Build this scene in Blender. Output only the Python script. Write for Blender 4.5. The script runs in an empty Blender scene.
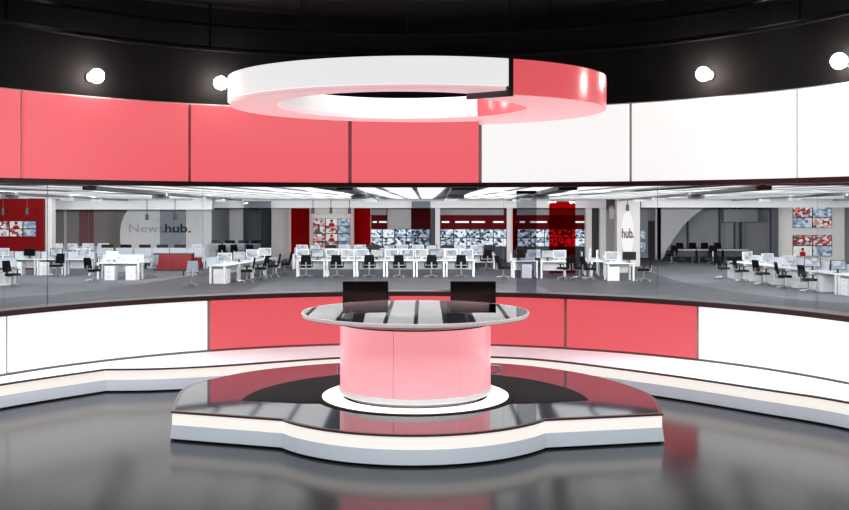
import bpy, math, random
from math import sin, cos, pi, radians as R
from mathutils import Vector, Matrix
random.seed(4)
S = bpy.context.scene
COL = S.collection

# ------------------------------------------------------------------ materials
def mat(name, color=(.8, .8, .8), rough=.5, metal=0., emit=None, es=0., ior=1.5, spec=.5):
    m = bpy.data.materials.new(name); m.use_nodes = True
    b = m.node_tree.nodes['Principled BSDF']
    b.inputs['Base Color'].default_value = (*color, 1)
    b.inputs['Roughness'].default_value = rough
    b.inputs['Metallic'].default_value = metal
    b.inputs['IOR'].default_value = ior
    b.inputs['Specular IOR Level'].default_value = spec
    if emit:
        b.inputs['Emission Color'].default_value = (*emit, 1)
        b.inputs['Emission Strength'].default_value = es
    return m

def noisy(m, scale=8, amount=.25, bump=0.):
    """breaks the base colour up a little with an object-space noise"""
    nt = m.node_tree; b = nt.nodes['Principled BSDF']
    c = tuple(b.inputs['Base Color'].default_value)[:3]
    tc = nt.nodes.new('ShaderNodeTexCoord'); n = nt.nodes.new('ShaderNodeTexNoise')
    n.inputs['Scale'].default_value = scale; n.inputs['Detail'].default_value = 4
    r = nt.nodes.new('ShaderNodeValToRGB')
    r.color_ramp.elements[0].position = .3; r.color_ramp.elements[1].position = .7
    r.color_ramp.elements[0].color = (*[v * (1 - amount) for v in c], 1)
    r.color_ramp.elements[1].color = (*[min(1, v * (1 + amount)) for v in c], 1)
    nt.links.new(tc.outputs['Object'], n.inputs['Vector'])
    nt.links.new(n.outputs['Fac'], r.inputs['Fac'])
    nt.links.new(r.outputs['Color'], b.inputs['Base Color'])
    return m

def glass(name, tint=(1, 1, 1), ior=1.45, rough=0., gain=1.):
    """thin architectural glass: tinted see-through plus a Fresnel reflection"""
    m = bpy.data.materials.new(name); m.use_nodes = True; nt = m.node_tree; nt.nodes.clear()
    o = nt.nodes.new('ShaderNodeOutputMaterial'); mx = nt.nodes.new('ShaderNodeMixShader')
    t = nt.nodes.new('ShaderNodeBsdfTransparent'); g = nt.nodes.new('ShaderNodeBsdfGlossy')
    f = nt.nodes.new('ShaderNodeFresnel'); f.inputs['IOR'].default_value = ior
    t.inputs['Color'].default_value = (*tint, 1); g.inputs['Roughness'].default_value = rough
    if gain != 1.:
        k = nt.nodes.new('ShaderNodeMath'); k.operation = 'MULTIPLY'; k.inputs[1].default_value = gain; k.use_clamp = True
        nt.links.new(f.outputs[0], k.inputs[0]); src = k.outputs[0]
    else: src = f.outputs[0]
    nt.links.new(src, mx.inputs[0]); nt.links.new(t.outputs[0], mx.inputs[1]); nt.links.new(g.outputs[0], mx.inputs[2])
    nt.links.new(mx.outputs[0], o.inputs[0])
    return m

def slats(name, c0, c1, freq):
    m = mat(name, c0, .7); nt = m.node_tree; b = nt.nodes['Principled BSDF']
    tc = nt.nodes.new('ShaderNodeTexCoord'); w = nt.nodes.new('ShaderNodeTexWave'); w.bands_direction = 'X'
    w.inputs['Scale'].default_value = freq
    r = nt.nodes.new('ShaderNodeValToRGB'); r.color_ramp.elements[0].color = (*c0, 1); r.color_ramp.elements[1].color = (*c1, 1)
    nt.links.new(tc.outputs['Object'], w.inputs['Vector']); nt.links.new(w.outputs['Fac'], r.inputs['Fac'])
    nt.links.new(r.outputs['Color'], b.inputs['Base Color'])
    return m

def picture(name, pal, scale=6, figure=None, strength=1.):
    """a television picture: coloured blocks, with a presenter's silhouette where asked"""
    m = bpy.data.materials.new(name); m.use_nodes = True; nt = m.node_tree; nt.nodes.clear()
    N = nt.nodes.new; L = nt.links.new
    o = N('ShaderNodeOutputMaterial'); e = N('ShaderNodeEmission'); e.inputs['Strength'].default_value = strength
    tc = N('ShaderNodeTexCoord'); oi = N('ShaderNodeObjectInfo')
    mp = N('ShaderNodeVectorMath'); mp.operation = 'MULTIPLY_ADD'
    L(tc.outputs['Object'], mp.inputs[0]); mp.inputs[1].default_value = (1, 0, 1.3)
    sc = N('ShaderNodeVectorMath'); sc.operation = 'SCALE'; sc.inputs[0].default_value = (17, 5, 31)
    L(oi.outputs['Random'], sc.inputs['Scale']); L(sc.outputs[0], mp.inputs[2])
    v = N('ShaderNodeTexVoronoi'); v.inputs['Scale'].default_value = scale; v.distance = 'CHEBYCHEV'
    L(mp.outputs[0], v.inputs['Vector'])
    sp = N('ShaderNodeSeparateColor'); L(v.outputs['Color'], sp.inputs[0])
    r = N('ShaderNodeValToRGB'); r.color_ramp.interpolation = 'CONSTANT'
    el = r.color_ramp.elements
    while len(el) < len(pal): el.new(.5)
    for i, c in enumerate(pal):
        el[i].position = i / len(pal); el[i].color = (*c, 1)
    L(sp.outputs[0], r.inputs['Fac'])
    out = r.outputs['Color']
    for (cx, cz, rx, rz, c) in (figure or ()):
        s = N('ShaderNodeVectorMath'); s.operation = 'SUBTRACT'; s.inputs[1].default_value = (cx, 0, cz)
        L(tc.outputs['Object'], s.inputs[0])
        k = N('ShaderNodeVectorMath'); k.operation = 'MULTIPLY'; k.inputs[1].default_value = (1 / rx, 0, 1 / rz)
        L(s.outputs[0], k.inputs[0])
        ln = N('ShaderNodeVectorMath'); ln.operation = 'LENGTH'; L(k.outputs[0], ln.inputs[0])
        lt = N('ShaderNodeMath'); lt.operation = 'LESS_THAN'; lt.inputs[1].default_value = 1.; L(ln.outputs['Value'], lt.inputs[0])
        mx = N('ShaderNodeMix'); mx.data_type = 'RGBA'
        L(lt.outputs[0], mx.inputs['Factor']); L(out, mx.inputs['A']); mx.inputs['B'].default_value = (*c, 1)
        out = mx.outputs['Result']
    L(out, e.inputs['Color']); L(e.outputs[0], o.inputs[0])
    return m

PINK = (.90, .135, .160)
M = dict(
    studio_floor=noisy(mat('polished_studio_floor', (.014, .015, .017), .16, ior=1.40), 1.2, .15),
    pink=mat('pink_backlit_panel', (.12, .03, .035), .3, emit=PINK, es=.90),
    pink_low=mat('red_backlit_panel', (.12, .02, .025), .3, emit=(.84, .105, .125), es=.83),
    white_light=mat('white_backlit_panel', (.2, .2, .2), .3, emit=(1, .998, .99), es=.88),
    drum=mat('pink_desk_panel', (.55, .2, .22), .12, emit=(1, .36, .40), es=.86),
    strip=mat('warm_white_light_strip', (.3, .3, .29), .4, emit=(1, .93, .86), es=.80),
    floor_ring=mat('floor_light_ring', (.6, .6, .58), .3, emit=(1, .95, .90), es=1.25),
    skirt=mat('pale_grey_skirting', (.61, .66, .72), .35),
    tread=mat('gloss_white_tread', (.82, .83, .86), .42, spec=.3),
    brown=mat('dark_brown_edge', (.06, .036, .034), .25),
    rail=mat('dark_maroon_rail', (.022, .006, .007), .3),
    seam=mat('grey_panel_backing', (.30, .28, .28), .6),
    black=mat('matt_black', (.004, .004, .005), .9, spec=.1),
    drape=noisy(mat('black_studio_wall', (.0045, .0045, .005), .85, spec=.1), 3, .2),
    gap=mat('black_recess', (.004, .004, .004), .8),
    deck=noisy(mat('dark_gloss_deck', (.035, .042, .052), .06, ior=1.85), 1.5, .1),
    carpet=noisy(mat('charcoal_carpet_disc', (.012, .011, .011), .95, spec=.1), 40, .3),
    top=glass('desk_top_glass', (.97, .96, .97), 1.5, 0., 1.0),
    edge_band=mat('pale_pink_edge', (.85, .70, .70), .1),
    plinth=mat('gloss_white_plinth', (.75, .73, .73), .2),
    chrome=mat('polished_chrome', (.8, .8, .82), .1, 1.),
    screen_off=mat('black_monitor_glass', (.004, .003, .003), .18),
    plastic=mat('black_plastic', (.008, .008, .009), .5, spec=.25),
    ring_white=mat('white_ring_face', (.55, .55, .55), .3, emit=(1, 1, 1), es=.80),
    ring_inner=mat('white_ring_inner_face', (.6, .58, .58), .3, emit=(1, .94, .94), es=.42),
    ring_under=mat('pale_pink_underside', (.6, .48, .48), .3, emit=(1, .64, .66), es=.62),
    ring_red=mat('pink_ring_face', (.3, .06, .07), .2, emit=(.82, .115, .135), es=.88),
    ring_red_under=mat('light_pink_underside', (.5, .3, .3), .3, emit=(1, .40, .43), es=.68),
    ring_grey=mat('grey_ring_end', (.13, .125, .125), .5),
    globe=mat('glowing_globe', (.9, .9, .9), .4, emit=(1, .84, .76), es=140.),
    pane=glass('clear_window_glass', (.95, .96, .97), 1.25),
    grey_glass=glass('grey_tinted_glass', (.66, .68, .71), 1.25),
    smoke_glass=glass('smoke_tinted_glass', (.66, .67, .70), 1.12),
    red_glass=glass('red_tinted_glass', (.72, .055, .07), 1.18),
    n_floor=noisy(mat('dark_grey_newsroom_carpet', (.060, .066, .076), .6, spec=.3), .8, .12),
    n_light=noisy(mat('mid_grey_newsroom_carpet', (.15, .16, .18), .9, spec=.1), .8, .08),
    n_ceil=noisy(mat('pale_grey_ceiling', (.70, .72, .75), .7), .3, .06),
    n_white=mat('white_paint', (.76, .765, .77), .5),
    n_cream=mat('warm_white_paint', (.62, .605, .59), .5),
    n_grey=mat('grey_paint', (.44, .46, .49), .6),
    n_dark=mat('charcoal_paint', (.05, .055, .065), .6),
    n_taupe=mat('taupe_glass_wall', (.52, .485, .47), .4),
    n_rose=mat('dusty_rose_panel', (.42, .17, .19), .4),
    n_pale=mat('pale_grey_wall', (.60, .61, .63), .6),
    n_red=mat('deep_red_paint', (.17, .001, .003), .6, spec=.1),
    n_curtain=slats('grey_curtain', (.40, .43, .47), (.52, .55, .58), 2.2),
    n_lamp=mat('ceiling_light_diffuser', (.8, .8, .8), .5, emit=(1, .99, .97), es=1.15),
    track=mat('dark_track', (.03, .033, .038), .4),
    desk=mat('white_desk_laminate', (.68, .69, .71), .4),
    screenpale=mat('pale_blue_grey_fabric', (.44, .48, .53), .8),
    chair=mat('black_chair_fabric', (.004, .004, .005), .85, spec=.1),
    chairgrey=mat('grey_chair_fabric', (.22, .25, .28), .7),
    chairmetal=mat('grey_chair_metal', (.35, .36, .38), .3, .8),
    redcab=mat('red_lacquer', (.20, .008, .012), .35),
    mon_on=picture('lit_desktop_picture', [(.75, .78, .82), (.62, .68, .76), (.85, .85, .86), (.45, .50, .58)], 5, strength=.9),
    tv_red=picture('red_news_picture', [(.55, .5, .5), (.75, .72, .72), (.40, .03, .04), (.65, .25, .25), (.12, .10, .11), (.85, .8, .8)], 6.5, strength=.9),
    tv_blue=picture('blue_news_picture', [(.25, .34, .45), (.45, .55, .66), (.14, .20, .30), (.62, .68, .74), (.32, .42, .55)], 6, strength=.9),
    tv_mono=picture('black_and_white_news_picture', [(.9, .95, 1.), (.03, .04, .05), (.55, .66, .78), (.95, .97, 1.), (.10, .14, .19), (.32, .42, .55), (.85, .9, .95)], 6.5, strength=1.05),
    tv_host=picture('presenter_picture', [(.80, .76, .74), (.72, .68, .66), (.84, .80, .78)], 4, strength=.9, figure=[
        (0, -.17, .17, .16, (.42, .01, .02)), (0, .05, .075, .095, (.55, .30, .22)), (0, .10, .085, .06, (.015, .012, .012))]),
    letter_dark=mat('dark_grey_lettering', (.05, .05, .055), .5),
    letter_pale=mat('pale_grey_lettering', (.48, .48, .50), .5),
    letter_red=mat('red_full_stop', (.80, .02, .03), .4),
    paper=mat('white_paper', (.82, .82, .82), .7),
    bottle=mat('pale_bottle', (.65, .68, .72), .2),
)

# ------------------------------------------------------------------ mesh builder
class MB:
    def __init__(s): s.v, s.f = [], []
    def add(s, vs, fs):
        b = len(s.v); s.v += [tuple(v) for v in vs]; s.f += [tuple(b + i for i in f) for f in fs]; return s
    def box(s, x0, x1, y0, y1, z0, z1, rot=0, piv=(0, 0), bev=0.):
        if bev:
            bx, by = min(bev, (x1 - x0) / 2.01), min(bev, (y1 - y0) / 2.01)
            pts = [(x0 + bx, y0), (x1 - bx, y0), (x1, y0 + by), (x1, y1 - by), (x1 - bx, y1), (x0 + bx, y1), (x0, y1 - by), (x0, y0 + by)]
        else: pts = [(x0, y0), (x1, y0), (x1, y1), (x0, y1)]
        if rot:
            c, t = cos(rot), sin(rot)
            pts = [(piv[0] + (x - piv[0]) * c - (y - piv[1]) * t, piv[1] + (x - piv[0]) * t + (y - piv[1]) * c) for x, y in pts]
        return s.prism(pts, z0, z1)
    def prism(s, pts, z0, z1):
        n = len(pts)
        a = sum(pts[i][0] * pts[(i + 1) % n][1] - pts[(i + 1) % n][0] * pts[i][1] for i in range(n))
        if a < 0: pts = pts[::-1]
        vs = [(x, y, z0) for x, y in pts] + [(x, y, z1) for x, y in pts]
        fs = [tuple(range(n))[::-1], tuple(range(n, 2 * n))] + [(i, (i + 1) % n, n + (i + 1) % n, n + i) for i in range(n)]
        return s.add(vs, fs)
    def plate(s, pts, y0, y1):
        """outline in x,z given thickness along y"""
        n = len(pts)
        a = sum(pts[i][0] * pts[(i + 1) % n][1] - pts[(i + 1) % n][0] * pts[i][1] for i in range(n))
        if a < 0: pts = pts[::-1]
        vs = [(x, y0, z) for x, z in pts] + [(x, y1, z) for x, z in pts]
        fs = [tuple(range(n)), tuple(range(n, 2 * n))[::-1]] + [((i + 1) % n, i, n + i, n + (i + 1) % n) for i in range(n)]
        return s.add(vs, fs)
    def tube(s, p0, p1, r0, r1=None, n=10):
        r1 = r0 if r1 is None else r1
        p0, p1 = Vector(p0), Vector(p1); d = (p1 - p0).normalized()
        u = d.orthogonal().normalized(); w = d.cross(u)
        vs = [p0 + (u * cos(2 * pi * i / n) + w * sin(2 * pi * i / n)) * r0 for i in range(n)]
        vs += [p1 + (u * cos(2 * pi * i / n) + w * sin(2 * pi * i / n)) * r1 for i in range(n)]
        fs = [tuple(range(n))[::-1], tuple(range(n, 2 * n))] + [(i, (i + 1) % n, n + (i + 1) % n, n + i) for i in range(n)]
        return s.add(vs, fs)
    def lathe(s, prof, c=(0, 0, 0), n=48, ex=1., ey=1., closed=False):
        """profile of (r, z) turned about the vertical through c"""
        k = len(prof); vs, fs = [], []
        for i in range(n):
            a = 2 * pi * i / n
            vs += [(c[0] + r * ex * cos(a), c[1] + r * ey * sin(a), c[2] + z) for r, z in prof]
        m = k if closed else k - 1
        for i in range(n):
            j = (i + 1) % n
            for q in range(m):
                p = (q + 1) % k
                fs.append((i * k + q, j * k + q, j * k + p, i * k + p))
        if not closed:
            fs.append(tuple(i * k for i in range(n))[::-1]); fs.append(tuple(i * k + k - 1 for i in range(n)))
        return s.add(vs, fs)
    def arc(s, c, r0, r1, z0, z1, a0, a1, n=24):
        """curved block; angles from +Y towards +X, in degrees"""
        vs, fs = [], []
        for i in range(n + 1):
            a = R(a0 + (a1 - a0) * i / n)
            for r, z in ((r0, z0), (r1, z0), (r1, z1), (r0, z1)):
                vs.append((c[0] + r * sin(a), c[1] + r * cos(a), z))
        for i in range(n):
            b = 4 * i
            for q in range(4):
                p = (q + 1) % 4
                fs.append((b + q, b + p, b + 4 + p, b + 4 + q))
        fs.append((3, 2, 1, 0)); b = 4 * n; fs.append((b, b + 1, b + 2, b + 3))
        return s.add(vs, fs)
    def build(s, name, m, parent=None, loc=None, rotz=0, smooth=True, bevel=0.):
        me = bpy.data.meshes.new(name); me.from_pydata(s.v, [], s.f); me.update()
        if isinstance(m, str): m = M[m]
        me.materials.append(m)
        import bmesh
        bm = bmesh.new(); bm.from_mesh(me); bmesh.ops.recalc_face_normals(bm, faces=bm.faces)
        if bevel: bmesh.ops.bevel(bm, geom=bm.edges[:], offset=bevel, segments=2, profile=.5, affect='EDGES')
        bm.to_mesh(me); bm.free()
        if smooth:
            me.shade_smooth(); me.set_sharp_from_angle(angle=R(32))
        o = bpy.data.objects.new(name, me); COL.objects.link(o)
        if parent: o.parent = parent
        if loc: o.location = loc
        o.rotation_euler.z = rotz
        return o

def tag(o, label=None, cat=None, group=None, kind=None):
    if label: o['label'] = label
    if cat: o['category'] = cat
    if group: o['group'] = group
    if kind: o['kind'] = kind
    return o
def struct(o): o['kind'] = 'structure'; return o
def empty(name, loc=(0, 0, 0), rz=0):
    o = bpy.data.objects.new(name, None); COL.objects.link(o); o.location = loc; o.rotation_euler.z = rz
    o.empty_display_size = .1
    return o
def dup(root, loc, rz, label, group):
    r = root.copy(); COL.objects.link(r); r.location = loc; r.rotation_euler.z = rz
    r['label'] = label; r['group'] = group
    for ch in list(root.children):
        c = ch.copy(); COL.objects.link(c); c.parent = r
        for g in list(ch.children):
            d = g.copy(); COL.objects.link(d); d.parent = c
    return r
ORD = ['first', 'second', 'third', 'fourth', 'fifth', 'sixth', 'seventh', 'eighth', 'ninth', 'tenth']

# ------------------------------------------------------------------ studio shell
EYE = 2.4
CX, CY, RW = -.262, 9.356, 5.75
C0 = (CX, CY)
A0, A1 = -99., 99.
FZ = -.8          # newsroom floor, one landing below the studio floor
CZ = 2.8          # newsroom ceiling

def arcpts(r, a0, a1, n):
    return [(CX + r * sin(R(a0 + (a1 - a0) * i / n)), CY + r * cos(R(a0 + (a1 - a0) * i / n))) for i in range(n + 1)]

yl = CY + RW * cos(R(A0))
struct(MB().prism(arcpts(6.02, A0, A1, 80) + [(5.9, -4), (-6.4, -4)], -.06, 0).build('floor', 'studio_floor'))
struct(MB().prism(arcpts(6.02, A0, A1, 80) + [(5.9, -4), (-6.4, -4)], 5.25, 5.35).build('ceiling', 'black'))
struct(MB().box(-6.45, -6.2, -4, yl + .1, 0, 5.25).build('wall_left', 'drape'))
struct(MB().box(5.65, 5.9, -4, yl + .1, 0, 5.25).build('wall_right', 'drape'))
struct(MB().box(-6.45, 5.9, -4.2, -4, 0, 5.25).build('wall_rear', 'drape'))
struct(MB().arc(C0, 5.80, 6.0, 3.86, 5.25, A0, A1, 96).build('wall_upper', 'drape'))
struct(MB().arc(C0, 5.80, 6.0, 2.74, 3.86, A0, A1, 96).build('wall_front', 'seam'))
struct(MB().arc(C0, 5.80, 6.0, 0, 1.04, A0, A1, 96).build('wall_lower', 'seam'))
struct(MB().arc(C0, 5.71, 6.04, 2.675, 2.742, A0, A1, 96).build('trim_1', 'rail'))
struct(MB().arc(C0, 5.71, 6.04, 1.036, 1.105, A0, A1, 96).build('trim_2', 'rail'))

def panels(name, seams, z0, z1, mats, labels, group, gap=.58):
    for i, (m, lab) in enumerate(zip(mats, labels)):
        a, b = seams[i] + gap / 2, seams[i + 1] - gap / 2
        o = MB().arc(C0, 5.742, 5.80, z0, z1, a, b, max(8, int((b - a) / 1.5))).build(name, m)
        tag(o, lab, 'wall light panel', group)
up = [-97, -81, -56.34, -32.29, -8.58, 10.98, 33.47, 57.93, 82, 97]
panels('backlit_wall_panel', up[1:-1], 2.745, 3.84, ['pink', 'pink', 'pink', 'pink', 'white_light', 'white_light', 'white_light'],
    ['pink backlit panel at the left end of the band above the window',
     'wide pink backlit panel above the window, below the globe lamp left of the hanging ring',
     'pink backlit panel above the window behind the left side of the hanging ring',
     'pink backlit panel above the window next to the first white panel',
     'white backlit panel above the window, directly right of the pink ones, partly behind the ring',
     'white backlit panel above the window, below the globe lamp right of the hanging ring',
     'white backlit panel at the right end of the band above the window'], 'backlit panels above the window')
lo = [-97, -58.36, -29.5, -2.9, 23.76, 43.4, 84]
panels('backlit_wall_panel', lo, .33, 1.03, ['white_light', 'white_light', 'pink_low', 'pink_low', 'pink_low', 'white_light'],
    ['white backlit panel at the left end of the band below the window',
     'long white backlit panel below the window, left of the red panels',
     'red backlit panel below the window, behind the left half of the desk',
     'red backlit panel below the window, behind the right half of the desk',
     'short red backlit panel below the window beside the right white panel',
     'long white backlit panel below the window, right of the red panels'], 'backlit panels below the window')

# curved window
win = struct(empty('window_1', (CX, CY, 1.1)))
ws = [A0, -75, -52, -30, -9, 14.3, 37, 60, 80, A1]
for a, b in zip(ws, ws[1:]):
    MB().arc((0, 0), 5.87, 5.885, .004, 1.576, a + .01, b - .01, 14).build('pane', 'pane', win)

# rail high on the black wall
rr = MB()
for rz, rad in ((4.62, .035), (4.95, .03)):
    pts = arcpts(5.55, -95, 95, 60)
    for p, q in zip(pts, pts[1:]): rr.tube((*p, rz), (*q, rz), rad, n=6)
for a in range(-90, 91, 30):
    x, y = CX + 5.55 * sin(R(a)), CY + 5.55 * cos(R(a)); rr.tube((x, y, 4.62), (x, y, 5.25), .02, n=6)
tag(rr.build('lighting_rail', 'black'), 'black curved double lighting rail under the dark studio ceiling', 'lighting rail')

# globe lamps on the black wall
for px_a, zz, lab in ((-46.5, 4.112, 'glowing white globe lamp above the wide pink panel, clear of the ring'),
                      (-28.2, 4.152, 'glowing white globe lamp touching the left edge of the hanging ring'),
                      (45.1, 4.151, 'glowing white globe lamp above the white panels, right of the hanging ring'),
                      (65.5, 4.088, 'glowing white globe lamp at the far right above the white panels')):
    a = R(px_a); rb = 5.80
    n = Vector((-sin(a), -cos(a), 0)); base = Vector((CX + rb * sin(a), CY + rb * cos(a), zz))
    r = empty('globe_lamp', base); tag(r, lab, 'lamp', 'globe lamps on the black wall')
    MB().tube((0, 0, 0), n * .03, .07, n=20).build('mounting_plate', 'plastic', r)
    MB().tube(n * .03, n * .10, .022, n=10).build('arm', 'plastic', r)
    g = MB(); prof = [((.094) * sin(pi * k / 14), -.094 * cos(pi * k / 14)) for k in range(1, 14)]
    g.lathe(prof, tuple(n * .19), 24).build('globe', 'globe', r)

# ------------------------------------------------------------------ step along the wall
def catmull(P, n=8):
    out = []
    for i in range(len(P) - 1):
        p0 = P[max(i - 1, 0)]; p1 = P[i]; p2 = P[i + 1]; p3 = P[min(i + 2, len(P) - 1)]
        for k in range(n):
            t = k / n
            out.append(tuple(.5 * ((2 * p1[d]) + (-p0[d] + p2[d]) * t + (2 * p0[d] - 5 * p1[d] + 4 * p2[d] - p3[d]) * t * t + (-p0[d] + 3 * p1[d] - 3 * p2[d] + p3[d]) * t ** 3) for d in (0, 1)))
    out.append(P[-1]); return out
def offset(P, d, closed=False):
    """moves an outline to its right-hand side by d (mitred)"""
    n = len(P); out = []
    for i in range(n):
        a = P[(i - 1) % n] if closed or i > 0 else None
        b = P[(i + 1) % n] if closed or i < n - 1 else None
        def nrm(p, q):
            v = Vector((q[0] - p[0], q[1] - p[1])); v.normalize(); return Vector((v.y, -v.x))
        ns = ([nrm(a, P[i])] if a else []) + ([nrm(P[i], b)] if b else [])
        m = sum(ns, Vector((0, 0))); m.normalize(); k = 1 / max(.5, m.dot(ns[0]))
        out.append((P[i][0] + m.x * d * k, P[i][1] + m.y * d * k))
    return out
def ribbon(P, specs, closed=False):
    """a swept closed section: specs = (offset, z) corners"""
    mb = MB(); rows = [offset(P, d, closed) for d, z in specs]; k = len(specs); n = len(P); vs = []
    for i in range(n):
        for (d, z), row in zip(specs, rows): vs.append((row[i][0], row[i][1], z))
    fs = []
    for i in range(n if closed else n - 1):
        j = (i + 1) % n
        for q in range(k):
            p = (q + 1) % k; fs.append((i * k + q, i * k + p, j * k + p, j * k + q))
    if not closed: fs += [tuple(range(k)), tuple((n - 1) * k + q for q in range(k))]
    return mb.add(vs, fs)
def riser(P, parent, closed=False, top=.30):
    ribbon(P, [(-.03, top - .022), (.010, top - .022), (.010, top), (-.03, top)], closed).build('edge_trim', 'brown', parent, smooth=False)
    ribbon(P, [(-.03, .16), (0, .16), (0, top - .023), (-.03, top - .023)], closed).build('light_strip', 'strip', parent)
    ribbon(P, [(-.03, .022), (.020, .022), (.020, .028), (.004, .159), (-.03, .159)], closed).build('skirting', 'skirt', parent)
    ribbon(P, [(-.06, .0), (-.02, .0), (-.02, .021), (-.06, .021)], closed).build('plinth', 'gap', parent)

ls = [(-5.75, 9.3), (-5.45, 10.8), (-4.99, 11.76), (-4.10, 12.86)]
rs = [(-4.10, 12.86), (-3.5, 12.90), (-2.75, 13.12), (-1.95, 13.50), (-1.10, 13.86), (-.1, 14.02), (1.0, 13.90), (1.83, 13.50), (3.04, 12.40), (3.85, 11.52), (4.54, 10.69), (5.15, 9.3)]
front = catmull(ls, 6)[:-1] + catmull(rs, 8)
stp = tag(empty('curved_stage_step', (0, 0, 0)), 'long white curved step with glowing front edge running along the foot of the panel wall', 'stage step')
back = []
for x, y in front:
    a = math.atan2(x - CX, y - CY); back.append((CX + 5.735 * sin(a), CY + 5.735 * cos(a)))
f2 = offset(front, -.031)
# normals: offset positive must point to the camera side (right-hand side of left-to-right travel is -Y)
tm = MB(); n = len(front)
vs = [(*p, .30) for p in f2] + [(*p, .30) for p in back] + [(*p, .20) for p in f2] + [(*p, .20) for p in back]
fs = []
for i in range(n - 1):
    fs += [(i, i + 1, n + i + 1, n + i), (2 * n + i, 3 * n + i, 3 * n + i + 1, 2 * n + i + 1),
           (i, 2 * n + i, 2 * n + i + 1, i + 1), (n + i, n + i + 1, 3 * n + i + 1, 3 * n + i)]
fs += [(0, n, 3 * n, 2 * n), (n - 1, 3 * n - 1, 4 * n - 1, 2 * n - 1)]
tm.add(vs, fs).build('tread', 'tread', stp)
riser(front, stp)

# ------------------------------------------------------------------ platform
DX, DY = -.10, 11.06       # desk axis
def circ(c, r, a0, a1, n): return [(c[0] + r * sin(R(a0 + (a1 - a0) * i / n)), c[1] + r * cos(R(a0 + (a1 - a0) * i / n))) for i in range(n + 1)]
bulge_c = (-.105, 10.745); br = 1.575
al = math.degrees(math.atan2(1.29, 10.745 - 9.845))
bul = circ(bulge_c, br, 180 + al, 180 - al, 28)
backp = catmull([(2.40, 10.10), (2.50, 11.1), (2.24, 12.0), (1.77, 12.74), (1.0, 13.30), (-.1, 13.50), (-1.15, 13.32), (-2.05, 12.80), (-2.56, 12.1), (-2.76, 11.45), (-2.58, 10.22)], 6)
outline = [(-2.58, 10.22)] + bul + backp[:-1]
plat = tag(empty('stage_platform', (0, 0, 0)), 'low glossy dark platform with glowing white edge under the desk', 'stage platform')
MB().prism(offset(outline, -.031, True), .20, .30).build('deck', 'deck', plat)
riser(outline, plat, True)
cf = circ((DX, DY), 1.10, 180 + 66, 180 - 66, 16)
cl = [(-1.97, 10.80), (-1.62, 10.70), (-1.30, 10.62)] + cf + [(1.10, 10.62), (1.42, 10.70), (1.77, 10.80)]
cbk = circ((DX, 10.78), 1.87, 89, -89, 40)
MB().prism(cl + cbk, .3005, .306).build('carpet_disc', 'carpet', plat)

# ------------------------------------------------------------------ news desk
desk = tag(empty('news_desk', (DX, DY, .306)), 'round pink glowing news desk with glass top in the centre of the platform', 'news desk')
zb = .306
MB().lathe([(.60, 0), (.735, 0), (.735, .05), (.60, .05)], n=96, closed=True).build('plinth', 'plinth', desk)
MB().lathe([(.60, .051), (.836, .051), (.844, .058), (.844, .105), (.836, .112), (.60, .112)], n=96, closed=True).build('base_trim', 'plinth', desk)
# front panel edges seen at the two dark joints; joints every ~ 46 degrees elsewhere
def jang(px):
    u = (px - 424.5) / 1000; best = min(range(1200, 2400), key=lambda q: abs((DX + .83 * sin(R(q / 10))) / (DY + .83 * cos(R(q / 10))) - u)); return best / 10
j1, j2 = jang(460.8), jang(393.2)     # 180 = facing the camera
w = (j2 - j1); edges = [j1, j2]
rest = 360 - w; nr = 6
for k in range(1, nr + 1): edges.append(j2 + rest * k / nr)
for a, b in zip(edges, edges[1:]):
    MB().arc((0, 0), .80, .83, .115, .80, a + .35, b - .35, 20).build('front_panel', 'drum', desk)
MB().lathe([(.60, .113), (.815, .113), (.815, .83), (.60, .83)], n=72, closed=True).build('core', 'seam', desk)
MB().lathe([(.70, .802), (.838, .802), (.838, .818), (.70, .818)], n=96, closed=True).build('dark_rim', 'brown', desk)
MB().lathe([(.30, .819), (.86, .819), (.90, .835), (.90, .897), (.30, .897)], n=96, closed=True).build('top_support', 'plinth', desk)
gt = MB().lathe([(.02, .898), (1.234, .898), (1.234, .929), (.02, .929)], n=128).build('glass_top', 'top', desk)
MB().lathe([(1.2345, .884), (1.246, .884), (1.254, .892), (1.254, .922), (1.248, .929), (1.2345, .929)], n=128, closed=True).build('edge_band', 'edge_band', gt)
# glowing ring let into the carpet
ringl = MB().lathe([(.80, .001), (1.026, .001), (1.026, .008), (1.019, .012), (.807, .012), (.80, .008)], (DX, DY, .306), 96, closed=True).build('floor_light_ring', 'floor_ring')
tag(ringl, 'glowing white ring light on the platform around the foot of the pink desk', 'ring light')

# two stage monitors behind the desk
for sx, lab in ((-.752, 'black monitor standing behind the desk on the left'), (.620, 'black monitor standing behind the desk on the right')):
    px = sx
    g = tag(empty('stage_monitor', (px, 12.75, .306)), lab, 'monitor', 'black monitors behind the desk')
    rx = .06 if sx < 0 else -.06
    MB().box(-.29, .29, -.025, .02, .772, 1.128, bev=.008).build('casing', 'plastic', g, rotz=rx)
    MB().box(-.282, .282, -.028, -.0255, .78, 1.12).build('screen', 'screen_off', g, rotz=rx)
    MB().tube((0, .05, .05), (0, .05, .95), .022, n=12).build('pole', 'plastic', g)
    MB().box(-.07, .07, .02, .05, .85, .98).build('bracket', 'plastic', g)
    fb = MB()
    fb.lathe([(.02, .03), (.05, .03), (.05, .07), (.02, .08)], (0, .05, 0), 16)
    for k in range(4):
        a = R(90 * k)
        fb.tube((0, .05, .05), (.34 * cos(a), .05 + .28 * sin(a), .035), .018, .014, 8)
        fb.lathe([(.012, 0), (.028, .0), (.028, .035), (.012, .045)], (.34 * cos(a), .05 + .28 * sin(a), 0), 12)
    fb.build('star_foot', 'chrome', g)

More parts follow.
